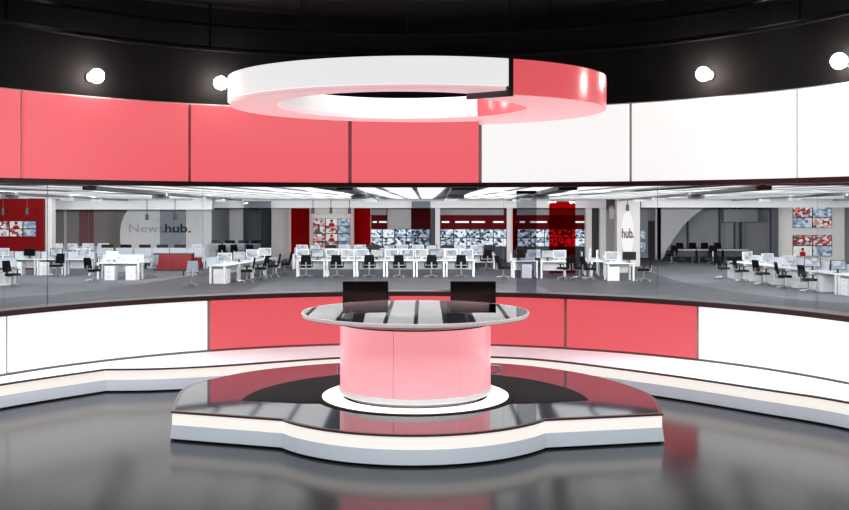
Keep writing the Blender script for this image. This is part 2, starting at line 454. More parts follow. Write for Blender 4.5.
# ------------------------------------------------------------------ hanging ring
RX, RY, RD = 2.165, 1.99, 11.60
rcx = -.085
hx, hd, hrx, hry = -.245, 11.46, 1.425, 1.545       # the opening
def rp(r_out, th, k=1.):      # th from +Y towards +X
    return (rcx + RX * k * sin(R(th)), RD + RY * k * cos(R(th)))
def hp(th): return (hx + hrx * sin(R(th)), hd + hry * cos(R(th)))
ring = tag(empty('hanging_light_ring', (rcx, RD, 3.84)), 'large white and pink light ring hanging above the desk', 'ceiling light ring')
o0 = Vector((rcx, RD, 3.84))
def inn(th):
    # joints are cut at different angles on the opening than on the rim
    K = ((22.4, 40.), (154.4, 151.4), (382.4, 400.))
    for (a, b), (c, d) in zip(K, K[1:]):
        if th <= c or c > 380: return b + (d - b) * (th - a) / (c - a)
def sector(th0, th1, ko, z0, z1, n=60, inner=None, hk=1.):
    """solid between the outer ellipse and the opening, split in outer / inner / plates by faces"""
    mb = MB(); vs, fs = [], []
    for i in range(n + 1):
        th = th0 + (th1 - th0) * i / n
        a = rp(0, th, ko); b = hp(inn(th))
        b = (hx + (b[0] - hx) * hk, hd + (b[1] - hd) * hk)
        for (x, y), z in ((a, z0), (b, z0), (b, z1), (a, z1)):
            vs.append((x - o0.x, y - o0.y, z - o0.z))
    for i in range(n):
        q = 4 * i
        for e in range(4):
            p = (e + 1) % 4; fs.append((q + e, q + p, q + 4 + p, q + 4 + e))
    q = 4 * n; fs += [(3, 2, 1, 0), (q, q + 1, q + 2, q + 3)]
    return mb.add(vs, fs)
def skin(th0, th1, outer, z0, z1, t=.03, n=60, k=1.):
    """curved facing on the outer or the inner side"""
    mb = MB(); vs, fs = [], []
    for i in range(n + 1):
        th = th0 + (th1 - th0) * i / n
        if outer: a = rp(0, th, k); b = rp(0, th, k - t / 2)
        else:
            b0 = hp(inn(th)); a = (hx + (b0[0] - hx) * k, hd + (b0[1] - hd) * k); b = (hx + (b0[0] - hx) * (k + t / 1.5), hd + (b0[1] - hd) * (k + t / 1.5))
        for (x, y), z in ((a, z0), (b, z0), (b, z1), (a, z1)): vs.append((x - o0.x, y - o0.y, z - o0.z))
    for i in range(n):
        q = 4 * i
        for e in range(4):
            p = (e + 1) % 4; fs.append((q + e, q + p, q + 4 + p, q + 4 + e))
    q = 4 * n; fs += [(3, 2, 1, 0), (q, q + 1, q + 2, q + 3)]
    return mb.add(vs, fs)
# white C: from the front joint (about 153 deg) round by the left to the back joint (about 22 deg)
WF, WB = 155.2, 382.0
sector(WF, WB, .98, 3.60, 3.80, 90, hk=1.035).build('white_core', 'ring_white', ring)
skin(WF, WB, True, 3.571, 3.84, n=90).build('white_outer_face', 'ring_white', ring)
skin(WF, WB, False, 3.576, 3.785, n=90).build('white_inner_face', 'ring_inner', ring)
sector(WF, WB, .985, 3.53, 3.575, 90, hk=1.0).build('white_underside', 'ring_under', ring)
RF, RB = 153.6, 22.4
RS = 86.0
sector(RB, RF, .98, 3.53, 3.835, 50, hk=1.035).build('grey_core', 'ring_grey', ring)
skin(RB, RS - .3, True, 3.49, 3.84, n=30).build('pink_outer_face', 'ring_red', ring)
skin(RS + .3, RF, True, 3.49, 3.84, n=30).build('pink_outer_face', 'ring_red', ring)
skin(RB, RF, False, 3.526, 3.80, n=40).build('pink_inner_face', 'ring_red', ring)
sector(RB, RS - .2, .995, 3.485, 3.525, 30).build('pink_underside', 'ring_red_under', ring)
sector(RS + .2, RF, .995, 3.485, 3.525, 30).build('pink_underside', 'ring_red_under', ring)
sector(153.7, 155.05, .999, 3.472, 3.842, 3).build('grey_end_plate', 'ring_grey', ring)
for th in (40, 130, 220, 310):
    x, y = rp(0, th, .85)
    MB().tube((x - o0.x, y - o0.y, -.02), (x - o0.x, y - o0.y, 5.25 - 3.84), .006, n=6).build('suspension_cable', 'black', ring)

# ------------------------------------------------------------------ newsroom shell
def wx(px, Y): return (px - 424.5) * Y / 1000
def wz(py, Y): return EYE - (py - 205.5) * Y / 1000
struct(MB().box(-34, 34, 9.0, 66, FZ - .1, FZ).build('floor_newsroom', 'n_floor'))
cm = MB(); pts = arcpts(6.06, -97, 97, 60)
poly = pts + [(8.0, 8.4), (34, 8.4), (34, 66)]
# ceiling as strips so that it goes round the studio
tops = [(-34., 66.)] + [(-34 + 68 * (i + .5) / 61, 66.) for i in range(61)] + [(34., 66.)]
base = [(-34., 8.4)] + pts + [(34., 8.4)]
nn = len(base); vs = [(*p, CZ) for p in base] + [(*p, CZ) for p in tops] + [(*p, CZ + .15) for p in base] + [(*p, CZ + .15) for p in tops]
fs = []
for i in range(nn - 1):
    fs += [(i, i + 1, nn + i + 1, nn + i), (2 * nn + i, 3 * nn + i, 3 * nn + i + 1, 2 * nn + i + 1), (i, 2 * nn + i, 2 * nn + i + 1, i + 1), (nn + i, nn + i + 1, 3 * nn + i + 1, 3 * nn + i)]
cm.add(vs, fs).build('ceiling_newsroom', 'n_ceil', smooth=False)
struct(bpy.data.objects['ceiling_newsroom'])
struct(MB().box(-34.2, -34, 8.4, 66, FZ, CZ).build('wall_newsroom_left', 'n_grey'))
struct(MB().box(34, 34.2, 8.4, 66, FZ, CZ).build('wall_newsroom_right', 'n_grey'))
struct(MB().box(-34.2, 34.2, 66, 66.2, FZ, CZ).build('wall_newsroom_back', 'n_grey'))
struct(MB().box(-34, -6.5, 8.2, 8.4, FZ, CZ).build('wall_newsroom_near_left', 'n_grey'))
struct(MB().box(6.0, 34, 8.2, 8.4, FZ, CZ).build('wall_newsroom_near_right', 'n_grey'))
# lighter carpet zones with curved borders
lc = [(wx(px, 3200 / (py - 205.5)), 3200 / (py - 205.5)) for px, py in ((-60, 303), (0, 298), (60, 294), (110, 288.5), (150, 282.5), (185, 277), (215, 271), (235, 266))]
struct(MB().prism(catmull(lc, 4) + [(wx(235, 65), 65), (-33.5, 65), (-33.5, lc[0][1])], FZ, FZ + .006).build('floor_carpet_left', 'n_light'))
rc = [(wx(px, 3200 / (py - 205.5)), 3200 / (py - 205.5)) for px, py in ((628, 263), (640, 269), (665, 277.5), (700, 286), (745, 293.5), (800, 300), (849, 304), (920, 308))]
struct(MB().prism(catmull(rc, 4) + [(33.5, rc[-1][1]), (33.5, 65), (wx(628, 65), 65)], FZ, FZ + .006).build('floor_carpet_right', 'n_light'))
struct(MB().box(-6.6, 4.6, 31.5, 41.2, FZ, FZ + .006).build('floor_sheen_middle', 'n_light'))  # lighter patch stands in for the reflection on the near newsroom floor

# ceiling lights (large diffusers) and dark tracks
def lamp(x0, x1, y0, y1, lab, nd=3):
    r = tag(empty('ceiling_light', ((x0 + x1) / 2, (y0 + y1) / 2, CZ)), lab, 'ceiling light', 'large ceiling lights of the newsroom', 'thing')
    hx_, hy_ = (x1 - x0) / 2, (y1 - y0) / 2
    f = MB()
    for a, b, c, d in ((-hx_, -hx_ + .08, -hy_, hy_), (hx_ - .08, hx_, -hy_, hy_), (-hx_ + .08, hx_ - .08, -hy_, -hy_ + .08), (-hx_ + .08, hx_ - .08, hy_ - .08, hy_)): f.box(a, b, c, d, -.07, -.002)
    for k in range(1, nd):
        x = -hx_ + 2 * hx_ * k / nd; f.box(x - .05, x + .05, -hy_ + .08, hy_ - .08, -.06, -.002)
    f.build('frame', 'n_pale', r, smooth=False)
    MB().box(-hx_ + .08, hx_ - .08, -hy_ + .08, hy_ - .08, -.035, -.004).build('diffuser', 'n_lamp', r, smooth=False)
for x0, x1, nd, lab in ((-8.1, -2.0, 7, 'left of centre'), (-1.6, .5, 3, 'in the middle'), (1.1, 4.6, 4, 'just right of centre'), (5.1, 10.6, 6, 'before the sign column'),
                        (-14.7, -8.6, 6, 'before the white lettered wall'), (-24.5, -15.2, 8, 'at the left'), (11.1, 16.8, 6, 'before the grey curtains'), (17.3, 25.5, 7, 'at the right')):
    lamp(x0, x1, 16.6, 52.4, 'large ruled ceiling light above the newsroom ' + lab, nd)
def track(x0, y0, x1, y1, lab, w=.16):
    """dark beam just under the lights, hung at both ends, with added fill lights that brighten the far walls"""
    k = (x1 - x0) / (y1 - y0); xa, ya, xb, yb = x0 + k * (16.0 - y0), 16.0, x0 + k * (53. - y0), 53.
    d = Vector((xb - xa, yb - ya)); L_ = d.length; a = math.atan2(d.y, d.x)
    r = tag(empty('ceiling_track', (xa, ya, 0), a), lab, 'ceiling track', 'dark tracks under the newsroom ceiling', 'thing')
    MB().box(0, L_, -w / 2, w / 2, CZ - .15, CZ - .085).build('beam', 'track', r, smooth=False)
    for t in (.05, L_ - .25): MB().box(t, t + .1, -.04, .04, CZ - .085, CZ - .001).build('hanger', 'track', r, smooth=False)
    for t in (8., 17., 25.):  # made-up boxes with added fill light to brighten the newsroom walls
        h = MB().box(t - .06, t + .06, -.20, .20, CZ - .24, CZ - .151).build('fill_box', 'n_pale', r, smooth=False)
        area('added_fill', (xa + d.x / L_ * (t + .1), ya + d.y / L_ * (t + .1), CZ - .195), .38, .08, FILL_POWER, (R(86), 0, 0), (1, .99, .97))
FILL_POWER = 190
def area(name, loc, sx, sy, power, rot=(0, 0, 0), color=(1, 1, 1)):
    d = bpy.data.lights.new(name, 'AREA'); d.shape = 'RECTANGLE'; d.size, d.size_y = sx, sy; d.energy = power; d.color = color
    o = bpy.data.objects.new(name, d); COL.objects.link(o); o.location = loc; o.rotation_euler = rot; return o
track(-5.9, 20.5, -9.9, 54, 'dark ceiling track running back over the newsroom left of the red columns', .22)
track(-1.48, 21.8, -2.6, 54, 'dark ceiling track beside the middle ceiling light on its left', .26)
track(.72, 21.8, 1.2, 54, 'broad dark ceiling track between the two middle ceiling lights', .4)
track(2.6, 21.0, 4.6, 54, 'dark ceiling track running back over the right of the screen banks', .3)
track(5.9, 19.5, 10.1, 51, 'dark ceiling track running back above the oval sign', .24)
track(9.6, 21, 16.2, 52, 'dark ceiling track running back above the grey curtains', .2)
track(-9.2, 20.5, -15.6, 52, 'dark ceiling track running back above the white lettered wall', .2)
track(-14.5, 20.5, -22.0, 52, 'dark ceiling track running back towards the red wall at the left', .2)
track(14.0, 20.5, 21.5, 52, 'dark ceiling track running back towards the white wall at the right', .2)

# white bulkheads
def wallbox(name, px0, px1, py0, py1, Y, t, m, **k):
    return MB().box(wx(px0, Y), wx(px1, Y), Y, Y + t, max(FZ, wz(py1, Y)), min(CZ, wz(py0, Y))).build(name, m, smooth=False)
B = struct
B(wallbox('beam_left', -40, 212, 190, 209.5, 53, .5, 'n_white'))
B(wallbox('beam_middle', 212, 606, 190, 208, 55.5, .5, 'n_white'))
B(wallbox('beam_right', 641, 910, 190, 207.5, 53, .5, 'n_white'))

# ------------------------------------------------------------------ newsroom walls from left to right
B(wallbox('wall_red_left', -40, 43, 190, 300, 50, .3, 'n_red'))
B(wallbox('column', 43.5, 52, 190, 300, 50.4, .5, 'n_white'))
B(wallbox('wall_taupe', 52, 128, 190, 300, 60, .2, 'n_taupe'))
for px, w_ in ((80, 7), (89, 4)):
    B(wallbox('wall_rose_strip', px, px + w_, 190, 300, 59.85, .14, 'n_rose'))
B(wallbox('column', 64, 66.3, 190, 300, 58, .15, 'n_white'))
# white wall with the rounded left edge
Y = 57
ol = [(wx(px, Y), wz(py, Y)) for px, py in ((131, 200), (127.5, 210), (124, 216), (121.3, 223), (120, 231), (120, 240), (121.2, 249), (123, 257), (126, 261.5))]
ol += [(wx(211.5, Y), FZ), (wx(211.5, Y), wz(200, Y))]
B(MB().plate(ol, Y, Y + .25).build('wall_white_lettered', 'n_white', smooth=False))

def text(name, body, size, m, parent, loc, bold=0., ext=.015):
    c = bpy.data.curves.new(name, 'FONT'); c.body = body; c.size = size; c.extrude = ext; c.offset = bold
    tmp = bpy.data.objects.new(name, c); COL.objects.link(tmp)
    dg = bpy.context.evaluated_depsgraph_get()
    me = bpy.data.meshes.new_from_object(tmp.evaluated_get(dg)); bpy.data.objects.remove(tmp)
    me.materials.clear(); me.materials.append(M[m])
    xs = [v.co.x for v in me.vertices]; w_ = max(xs) - min(xs); x0 = min(xs)
    for v in me.vertices: v.co = Vector((v.co.x - x0, -v.co.z, v.co.y))
    o = bpy.data.objects.new(name, me); COL.objects.link(o); o.parent = parent; o.location = loc
    return o, w_
def lettering(label, words, x0, x1, z, Y, size, name='wall_lettering'):
    r = tag(empty(name, (x0, Y, z)), label, 'wall sign')
    x = 0; parts = []
    for body, m, bold in words:
        o, w_ = text('lettering' if body != '.' else 'full_stop', body, size, m, r, (x, 0, 0), bold); parts.append(o); x += w_ + size * (.07 if body != '.' else 0)
    k = (x1 - x0) / x
    for o in parts: o.location.x *= k; o.scale.x = k
    return r
lettering('long grey word with a red full stop on the white rounded wall', [('News', 'letter_pale', 0.), ('hub', 'letter_dark', .012), ('.', 'letter_red', .02)],
          wx(129, 56.95), wx(191, 56.95), wz(232.3, 56.95), 56.96, .70)
# little spot lamps on rods from the beam
def spot(px, py, Y, lab):
    z = wz(py, Y)
    r = tag(empty('spot_lamp', (wx(px, Y), Y, z)), lab, 'lamp', 'small spot lamps in the newsroom')
    MB().tube((0, 0, .18), (0, 0, CZ - z - .072), .02, n=6).build('rod', 'track', r)
    MB().tube((0, 0, -.14), (0, 0, .18), .09, .075, 12).build('lamp_head', 'track', r)
for px, py, Y, lab in ((3, 212, 49.2, 'small dark spot lamp before the red wall, the one at the left edge'), (27, 211.5, 48.8, 'small dark spot lamp before the red wall above the right part of the screens'),
        (147, 217.5, 52.6, 'small dark spot lamp above the pale letters of the white rounded wall'), (175, 217.5, 52.6, 'small dark spot lamp above the bold letters of the white rounded wall'),
        (313, 211, 54.8, 'small dark spot lamp over the left column of the twelve-screen wall'), (331, 211, 54.8, 'small dark spot lamp over the middle column of the twelve-screen wall'), (349.5, 211, 54.8, 'small dark spot lamp over the right column of the twelve-screen wall'),
        (627.5, 208, 51.2, 'small grey spot lamp over the oval sign')):
    spot(px, py, Y, lab)
B(wallbox('wall_grey_left', 211.5, 292, 190, 300, 62, .2, 'n_grey'))
B(wallbox('column', 229.5, 243, 190, 300, 60.5, .3, 'n_pale'))
B(wallbox('column', 261, 271, 190, 300, 58.5, .6, 'n_dark'))
B(wallbox('column', 271.5, 289, 190, 300, 58, .4, 'n_pale'))
B(wallbox('column', 289, 291.5, 190, 300, 57.5, .2, 'n_white'))
B(wallbox('wall_slot', 291.5, 310, 190, 300, 58.5, .2, 'n_pale'))
B(wallbox('wall_white_screens', 309.5, 354, 190, 300, 57, .3, 'n_cream'))
B(wallbox('wall_slot', 354, 371, 190, 300, 58.5, .2, 'n_pale'))
B(wallbox('wall_red_middle', 370, 600, 190, 300, 61, .2, 'n_red'))
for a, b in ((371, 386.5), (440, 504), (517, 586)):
    B(wallbox('shade_band_grey', a, b, 207, 215, 60.6, .25, 'n_grey'))  # grey strips stand in for the shade under the white bulkhead
B(wallbox('wall_grey_niche', 387.5, 411, 190, 300, 60.5, .3, 'n_pale'))
B(wallbox('column', 430.5, 435, 190, 300, 56.8, .3, 'n_dark'))
B(wallbox('column', 435.2, 440, 190, 300, 56.5, .4, 'n_white'))
B(wallbox('column', 507, 513, 190, 300, 56.5, .4, 'n_white'))
B(wallbox('column', 585.7, 591.7, 190, 300, 56.5, .4, 'n_white'))
B(wallbox('column', 591.8, 600, 190, 300, 58.0, .3, 'n_dark'))
B(wallbox('column', 600, 606, 190, 300, 56.5, .4, 'n_white'))
B(wallbox('wall_pale_bay', 606, 618, 190, 300, 60.5, .2, 'n_pale'))
B(wallbox('column', 609, 614, 206, 219, 57, .2, 'n_white'))
B(wallbox('column_sign', 617, 640, 190, 300, 52.5, .6, 'n_cream'))
B(wallbox('wall_grey_doorway', 640, 664, 190, 300, 61, .2, 'n_grey'))
B(wallbox('door_1', 648.5, 655, 221, 300, 60.85, .14, 'n_dark'))
B(wallbox('column', 655.5, 661, 190, 300, 59, .2, 'n_pale'))
B(wallbox('wall_curtain_right', 660, 778, 190, 300, 62.5, .2, 'n_curtain'))
# pale wall with a big concave edge
Y = 59
ol = [(wx(px, Y), wz(py, Y)) for px, py in ((657, 200), (712, 200), (703, 209), (692, 217), (683, 226), (675, 237), (668, 248), (663.5, 257), (662, 259.5), (657, 259.5))]
B(MB().plate(ol, Y, Y + .2).build('wall_pale_curved', 'n_pale', smooth=False))
for px, w_ in ((720, 1.2), (741, 1.6), (735, .8), (688, 1.3)):
    B(wallbox('column', px - w_ / 2, px + w_ / 2, 190, 300, 61.5, .2, 'n_dark'))
B(wallbox('beam_curtain', 724, 758, 209, 222, 61.2, .25, 'n_grey'))
B(wallbox('column', 771.5, 777.5, 190, 300, 53.5, .3, 'n_dark'))
B(wallbox('wall_white_right', 778.5, 844.5, 190, 300, 54, .3, 'n_cream'))
B(wallbox('wall_far_right', 844.5, 905, 190, 300, 56, .3, 'n_grey'))

# oval sign
Y = 52.5
sg = tag(empty('oval_sign', (wx(627.3, Y), Y, wz(233.5, Y))), 'tall oval white sign with short dark lettering on the pale column', 'sign')
el = [(.335 * cos(2 * pi * k / 40), 1.16 * sin(2 * pi * k / 40)) for k in range(40)]
MB().plate(el, -.05, -.002).build('sign_board', M['n_white'], sg)
for body, m, x, k in (('hub', 'letter_dark', -.30, .56), ('.', 'letter_red', .23, .10)):
    o, w_ = text('lettering' if body == 'hub' else 'full_stop', body, .72, m, sg, (x, -.07, -.22), .01)
    o.scale.x = k / w_

# tinted glass panels, floor to ceiling
def glasspanel(px0, px1, Y, m, lab, z0=FZ, z1=CZ - .16, gr='tinted glass panels in the newsroom'):
    w_ = wx(px1, Y) - wx(px0, Y)
    r = tag(empty('tinted_glass_panel', (wx((px0 + px1) / 2, Y), Y, z0)), lab, 'glass panel', gr)
    MB().box(-w_ / 2, w_ / 2, 0, .03, .05, z1 - z0 - .05).build('sheet', m, r, smooth=False)
    MB().box(-w_ / 2, w_ / 2, -.01, .04, 0, .05).build('floor_channel', 'track', r, smooth=False)
    MB().box(-w_ / 2, w_ / 2, -.01, .04, z1 - z0 - .05, z1 - z0).build('head_channel', 'track', r, smooth=False)
glasspanel(160, 186, 53.8, 'grey_glass', 'grey tinted glass panel standing before the middle letters of the white rounded wall')
glasspanel(244, 271, 54.9, 'grey_glass', 'grey tinted glass panel left of the dark column')
glasspanel(291, 309.3, 56.2, 'red_glass', 'red tinted glass panel left of the twelve-screen wall')
glasspanel(354.2, 370.5, 56.2, 'red_glass', 'red tinted glass panel right of the twelve-screen wall')
glasspanel(411.5, 430.5, 55.0, 'grey_glass', 'grey tinted glass panel before the left screen bank')
glasspanel(512.6, 517, 56.2, 'red_glass', 'narrow red tinted glass panel beside the white column')
glasspanel(549, 575.5, 46.5, 'red_glass', 'wide red tinted glass panel standing among the desks before the right screen bank')
glasspanel(516.5, 536.5, 16.2, 'smoke_glass', 'tall smoke tinted glass panel close behind the studio window')

# glowing white strips on the red wall
for px0, px1, lab in ((372.5, 377, 'short white glowing strip on the red wall beside the red glass panel'), (379, 387, 'white glowing strip on the red wall left of the pale niche'), (441.5, 449.5, 'short white glowing strip at the left end of the middle red wall'), (455, 469, 'white glowing strip on the middle red wall, left of its centre'), (471.5, 485, 'white glowing strip on the middle red wall, right of its centre'),
                  (493, 504, 'white glowing strip at the right end of the middle red wall'), (519.5, 525, 'short white glowing strip on the right red wall behind smoke glass'), (530, 547, 'white glowing strip on the right red wall left of red glass'), (575, 585, 'white glowing strip on the right red wall right of red glass')):
    Y = 60.9
    r = tag(empty('wall_strip', (wx((px0 + px1) / 2, Y), Y, wz(222, Y))), lab, 'strip light', 'glowing strips on the red wall', 'thing')
    w_ = (px1 - px0) * Y / 1000
    MB().box(-w_ / 2, w_ / 2, -.06, .09, -.05, .05).build('strip_body', 'n_pale', r, smooth=False)
    MB().box(-w_ / 2 + .02, w_ / 2 - .02, -.075, -.0605, -.045, .045).build('tube', mat('strip_face', (.8, .8, .8), .5, emit=(1, .98, .96), es=.8) if 'strip_face' not in bpy.data.materials else bpy.data.materials['strip_face'], r, smooth=False)

# video screens
def tv(x, z, Y, w_, h_, m, lab, gr):
    r = tag(empty('video_screen', (x, Y, z)), lab, 'screen', gr)
    MB().box(-w_ / 2, w_ / 2, -.06, -.002, -h_ / 2, h_ / 2).build('casing', 'plastic', r, smooth=False)
    MB().box(-w_ * .3, w_ * .3, -.0019, -.0001, -h_ * .3, h_ * .3).build('wall_mount', 'plastic', r, smooth=False)
    b = min(.02, w_ * .03)
    MB().box(-w_ / 2 + b, w_ / 2 - b, -.066, -.0605, -h_ / 2 + b, h_ / 2 - b).build('display', m, r, smooth=False)
Y = 57; cols = ['left', 'middle', 'right']; rows = ['top', 'second', 'third', 'bottom']
for i in range(3):
    for j in range(4):
        w_, h_ = 12.2 * Y / 1000, 7.5 * Y / 1000
        m = ('tv_red', 'tv_host' if j % 2 == 0 else 'tv_red', 'tv_blue')[i]
        tv(wx(319.3 + 12.4 * i, Y), wz(222.3 + 7.55 * j, Y), Y, w_, h_, m,
           'video screen in the %s column, %s row of the twelve-screen wall' % (cols[i], rows[j]), 'screens of the twelve-screen wall')
for bank, (p0, p1), Y in (('left', (370.8, 430), 59.5), ('middle', (440.3, 506.5), 59.5), ('right', (517.3, 585), 59.5)):
    n_ = 5; pw = (p1 - p0) / n_
    for i in range(n_):
        for j in range(2):
            tv(wx(p0 + pw * (i + .5), Y), wz(233.4 + 8.9 * j, Y), Y, pw * Y / 1000 * .985, 8.6 * Y / 1000, 'tv_mono',
               'bright video screen, %s from the left in the %s row of the %s screen bank' % (ORD[i], ('upper', 'lower')[j], bank), 'screens of the %s screen bank' % bank)
    m = MB().box(wx(p0, Y), wx(p1, Y), Y + .001, Y + .25, FZ, wz(229, Y)); tag(m.build('screen_stand', 'n_dark', smooth=False), 'long dark stand wall carrying the %s screen bank' % bank, 'screen stand')
for j, nm in enumerate(('upper', 'lower')):
    for i in range(2):
        for k in range(2):
            Y = 54
            m = [['tv_red', 'tv_blue', 'tv_blue', 'tv_red'], ['tv_red', 'tv_red', 'tv_host', 'tv_blue']][j][k * 2 + i]
            tv(wx(802.2 + 19.5 * i, Y), wz(212 + 28.3 * j + 10.6 * k, Y), Y, 19.3 * Y / 1000, 10.5 * Y / 1000, m,
               '%s %s screen of the %s set of four on the white wall' % (('top', 'bottom')[k], ('left', 'right')[i], nm), 'screens on the white wall at the right')
for i in range(3):
    for k in range(2):
        Y = 50
        m = [['tv_red', 'tv_red'], ['tv_host', 'tv_red'], ['tv_blue', 'tv_blue']][i][k]
        tv(wx(-4 + 13.6 * i + 0, Y) + .35, wz(224.9 + 7.9 * k, Y), Y, 13.4 * Y / 1000, 7.8 * Y / 1000, m,
           '%s row screen on the red wall, %s' % (('upper', 'lower')[k], ('cut by the picture edge', 'beside the edge screen', 'nearest the white column')[i]), 'screens on the red wall')
tv(wx(643, 60.9), wz(234, 60.9), 60.95, .34, .6, 'tv_blue', 'narrow upright screen just right of the oval sign column, the upper one', 'screens behind the sign column')
tv(wx(643, 60.9), wz(247, 60.9), 60.95, .34, .6, 'tv_blue', 'narrow upright screen just right of the oval sign column, the lower one', 'screens behind the sign column')

# ------------------------------------------------------------------ newsroom furniture prototypes (made once, first placed, then copied)
PROTO = {}
def proto_desk(w_):
    r = empty('office_desk')
    MB().box(-w_ / 2 + .01, w_ / 2 - .01, -.40, .40, .715, .745).build('desktop', 'desk', r, smooth=False)
    for s in (-1, 1):
        for t in (-.33, .28):
            MB().box(s * (w_ / 2 - .06) - .035, s * (w_ / 2 - .06) + .035, t - .035, t + .035, .0, .715).build('leg', 'desk', r, smooth=False)
    MB().box(-w_ / 2 + .12, w_ / 2 - .12, .29, .31, .30, .715).build('modesty_panel', 'desk', r, smooth=False)
    MB().box(-w_ / 2 + .02, w_ / 2 - .02, .405, .435, .60, 1.06).build('privacy_screen', 'screenpale', r, smooth=False)
    return r
def proto_chair(fab):
    r = empty('office_chair')
    MB().box(-.24, .24, -.22, .25, .44, .52, bev=.06).build('seat', fab, r)
    b = MB()
    for k in range(4):
        z0, z1 = .58 + k * .11, .58 + (k + 1) * .11 + .001; y = -.26 - .02 * k
        b.box(-.235 + .01 * k, .235 - .01 * k, y - .03, y + .03, z0, z1, bev=.02)
    b.build('backrest', fab, r)
    MB().box(-.03, .03, -.31, -.05, .40, .44).box(-.03, .03, -.33, -.29, .40, .70).build('back_support', 'chairmetal', r, smooth=False)
    for s in (-1, 1):
        MB().box(s * .28 - .03, s * .28 + .03, -.15, .12, .66, .69).box(s * .28 - .02, s * .28 + .02, -.03, .02, .44, .66).build('armrest', 'plastic', r, smooth=False)
    MB().tube((0, 0, .10), (0, 0, .44), .03, n=8).build('gas_lift', 'chairmetal', r)
    f = MB()
    for k in range(5):
        a = 2 * pi * k / 5 + .3
        f.tube((0, 0, .12), (.30 * cos(a), .30 * sin(a), .075), .025, .018, 6)
        f.tube((.30 * cos(a) - .015, .30 * sin(a), .032), (.30 * cos(a) + .015, .30 * sin(a), .032), .032, n=8)
    f.build('star_base', 'chairmetal', r)
    return r
def proto_monitor(on):
    r = empty('computer_monitor')
    MB().box(-.29, .29, -.02, .02, .12, .47).build('casing', 'plastic', r, smooth=False)
    MB().box(-.265, .265, -.026, -.0205, .14, .45).build('display', 'mon_on' if on else 'screen_off', r, smooth=False)
    MB().box(-.03, .03, .02, .05, .008, .30).build('neck', 'plastic', r, smooth=False)
    MB().box(-.12, .12, -.06, .10, 0, .012).build('foot', 'plastic', r, smooth=False)
    return r
def proto_white_monitor():
    r = empty('computer_monitor')
    MB().box(-.29, .29, -.02, .02, .12, .47).build('casing', 'desk', r, smooth=False)
    MB().box(-.265, .265, -.026, -.0205, .14, .45).build('display', 'mon_on', r, smooth=False)
    MB().box(-.03, .03, .02, .05, .008, .30).build('neck', 'desk', r, smooth=False)
    MB().box(-.12, .12, -.06, .10, 0, .012).build('foot', 'desk', r, smooth=False)
    return r
def proto_drawers():
    r = empty('drawer_unit')
    MB().box(-.21, .21, -.28, .28, .0, .60).build('carcass', 'desk', r, smooth=False)
    for k in range(3):
        d = MB().box(-.195, .195, -.298, -.281, .03 + .19 * k, .205 + .19 * k).build('drawer', 'desk', r, smooth=False)
        MB().box(-.06, .06, -.312, -.2985, .15 + .19 * k, .165 + .19 * k).build('handle', 'chairmetal', d, smooth=False)
    return r
def put(kind, x, y, z, rz, label, group, cat, **k):
    key = (kind,) + tuple(sorted(k.items()))
    if key not in PROTO:
        o = {'desk': proto_desk, 'chair': proto_chair, 'mon': proto_monitor, 'wmon': proto_white_monitor, 'drawers': proto_drawers}[kind](**k)
        PROTO[key] = o; o.location = (x, y, z); o.rotation_euler.z = rz
        return tag(o, label, cat, group)
    return dup(PROTO[key], (x, y, z), rz, label, group)
DT = FZ + .745
def desk_at(x, y, rz, lab, gr, w_=1.33): return put('desk', x, y, FZ, rz, lab, gr, 'desk', w_=w_)
def chair_at(x, y, rz, lab, gr, fab='chair', up=0.): return put('chair', x, y, FZ + up, rz, lab, gr, 'office chair', fab=fab)
def mon_at(x, y, rz, lab, gr, kind='on'):
    if kind == 'white': return put('wmon', x, y, DT, rz, lab, gr, 'monitor')
    return put('mon', x, y, DT, rz, lab, gr, 'monitor', on=(kind == 'on'))
def drawers_at(x, y, rz, lab, gr, up=0.): return put('drawers', x, y, FZ + up, rz, lab, gr, 'drawers')
UP = .006   # on a lighter carpet zone

# middle front row, six desks facing away from the camera side
Y = 45.15
for i in range(6):
    x = wx(311.5 + 29.7 * i, Y)
    desk_at(x, Y, 0, 'white desk, %s from the left in the front row before the screen banks' % ORD[i], 'front row desks')
    chair_at(wx((306, 337, 369, 399.5, 431, 461.5)[i], 44.35), 44.42, .08 * (-1) ** i, 'black office chair, %s from the left in the front row before the screen banks' % ORD[i], 'front row chairs')
    mon_at(x + (.30 if i % 2 else .27), Y + .12, .1 * (-1) ** i, 'monitor, %s from the left on the front row desks before the screen banks' % ORD[i], 'front row monitors', ('on', 'white', 'on', 'white', 'on', 'white')[i])
    mon_at(x - .40, Y + .10, -.15, 'pale second monitor on the %s desk from the left of the front row' % ORD[i], 'front row second monitors', 'white')
# middle second row
Y = 50.5
for i in range(7):
    x = wx(307 + 29.0 * i, Y)
    desk_at(x, Y, pi if i % 2 else 0, 'white desk, %s from the left in the second row before the screen banks' % ORD[i], 'second row desks', w_=1.42)
    mon_at(x - .25, Y, (.2, -.1, 0)[i % 3], 'monitor, left one on the %s desk of the second row before the screen banks' % ORD[i], 'second row monitors', ('white', 'off', 'white', 'on')[i % 4])
    mon_at(x + .42, Y + .02, (.0, -.2, .15)[i % 3], 'monitor, right one on the %s desk of the second row before the screen banks' % ORD[i], 'second row monitors', ('on', 'white', 'off', 'white')[i % 4])
chair_at(wx(486, 49.6), 49.6, .2, 'black office chair at the right end of the second row before the screen banks', 'second row chairs')
chair_at(wx(422, 51.5), 51.6, 3.0, 'black office chair behind the middle of the second row desks', 'second row chairs')

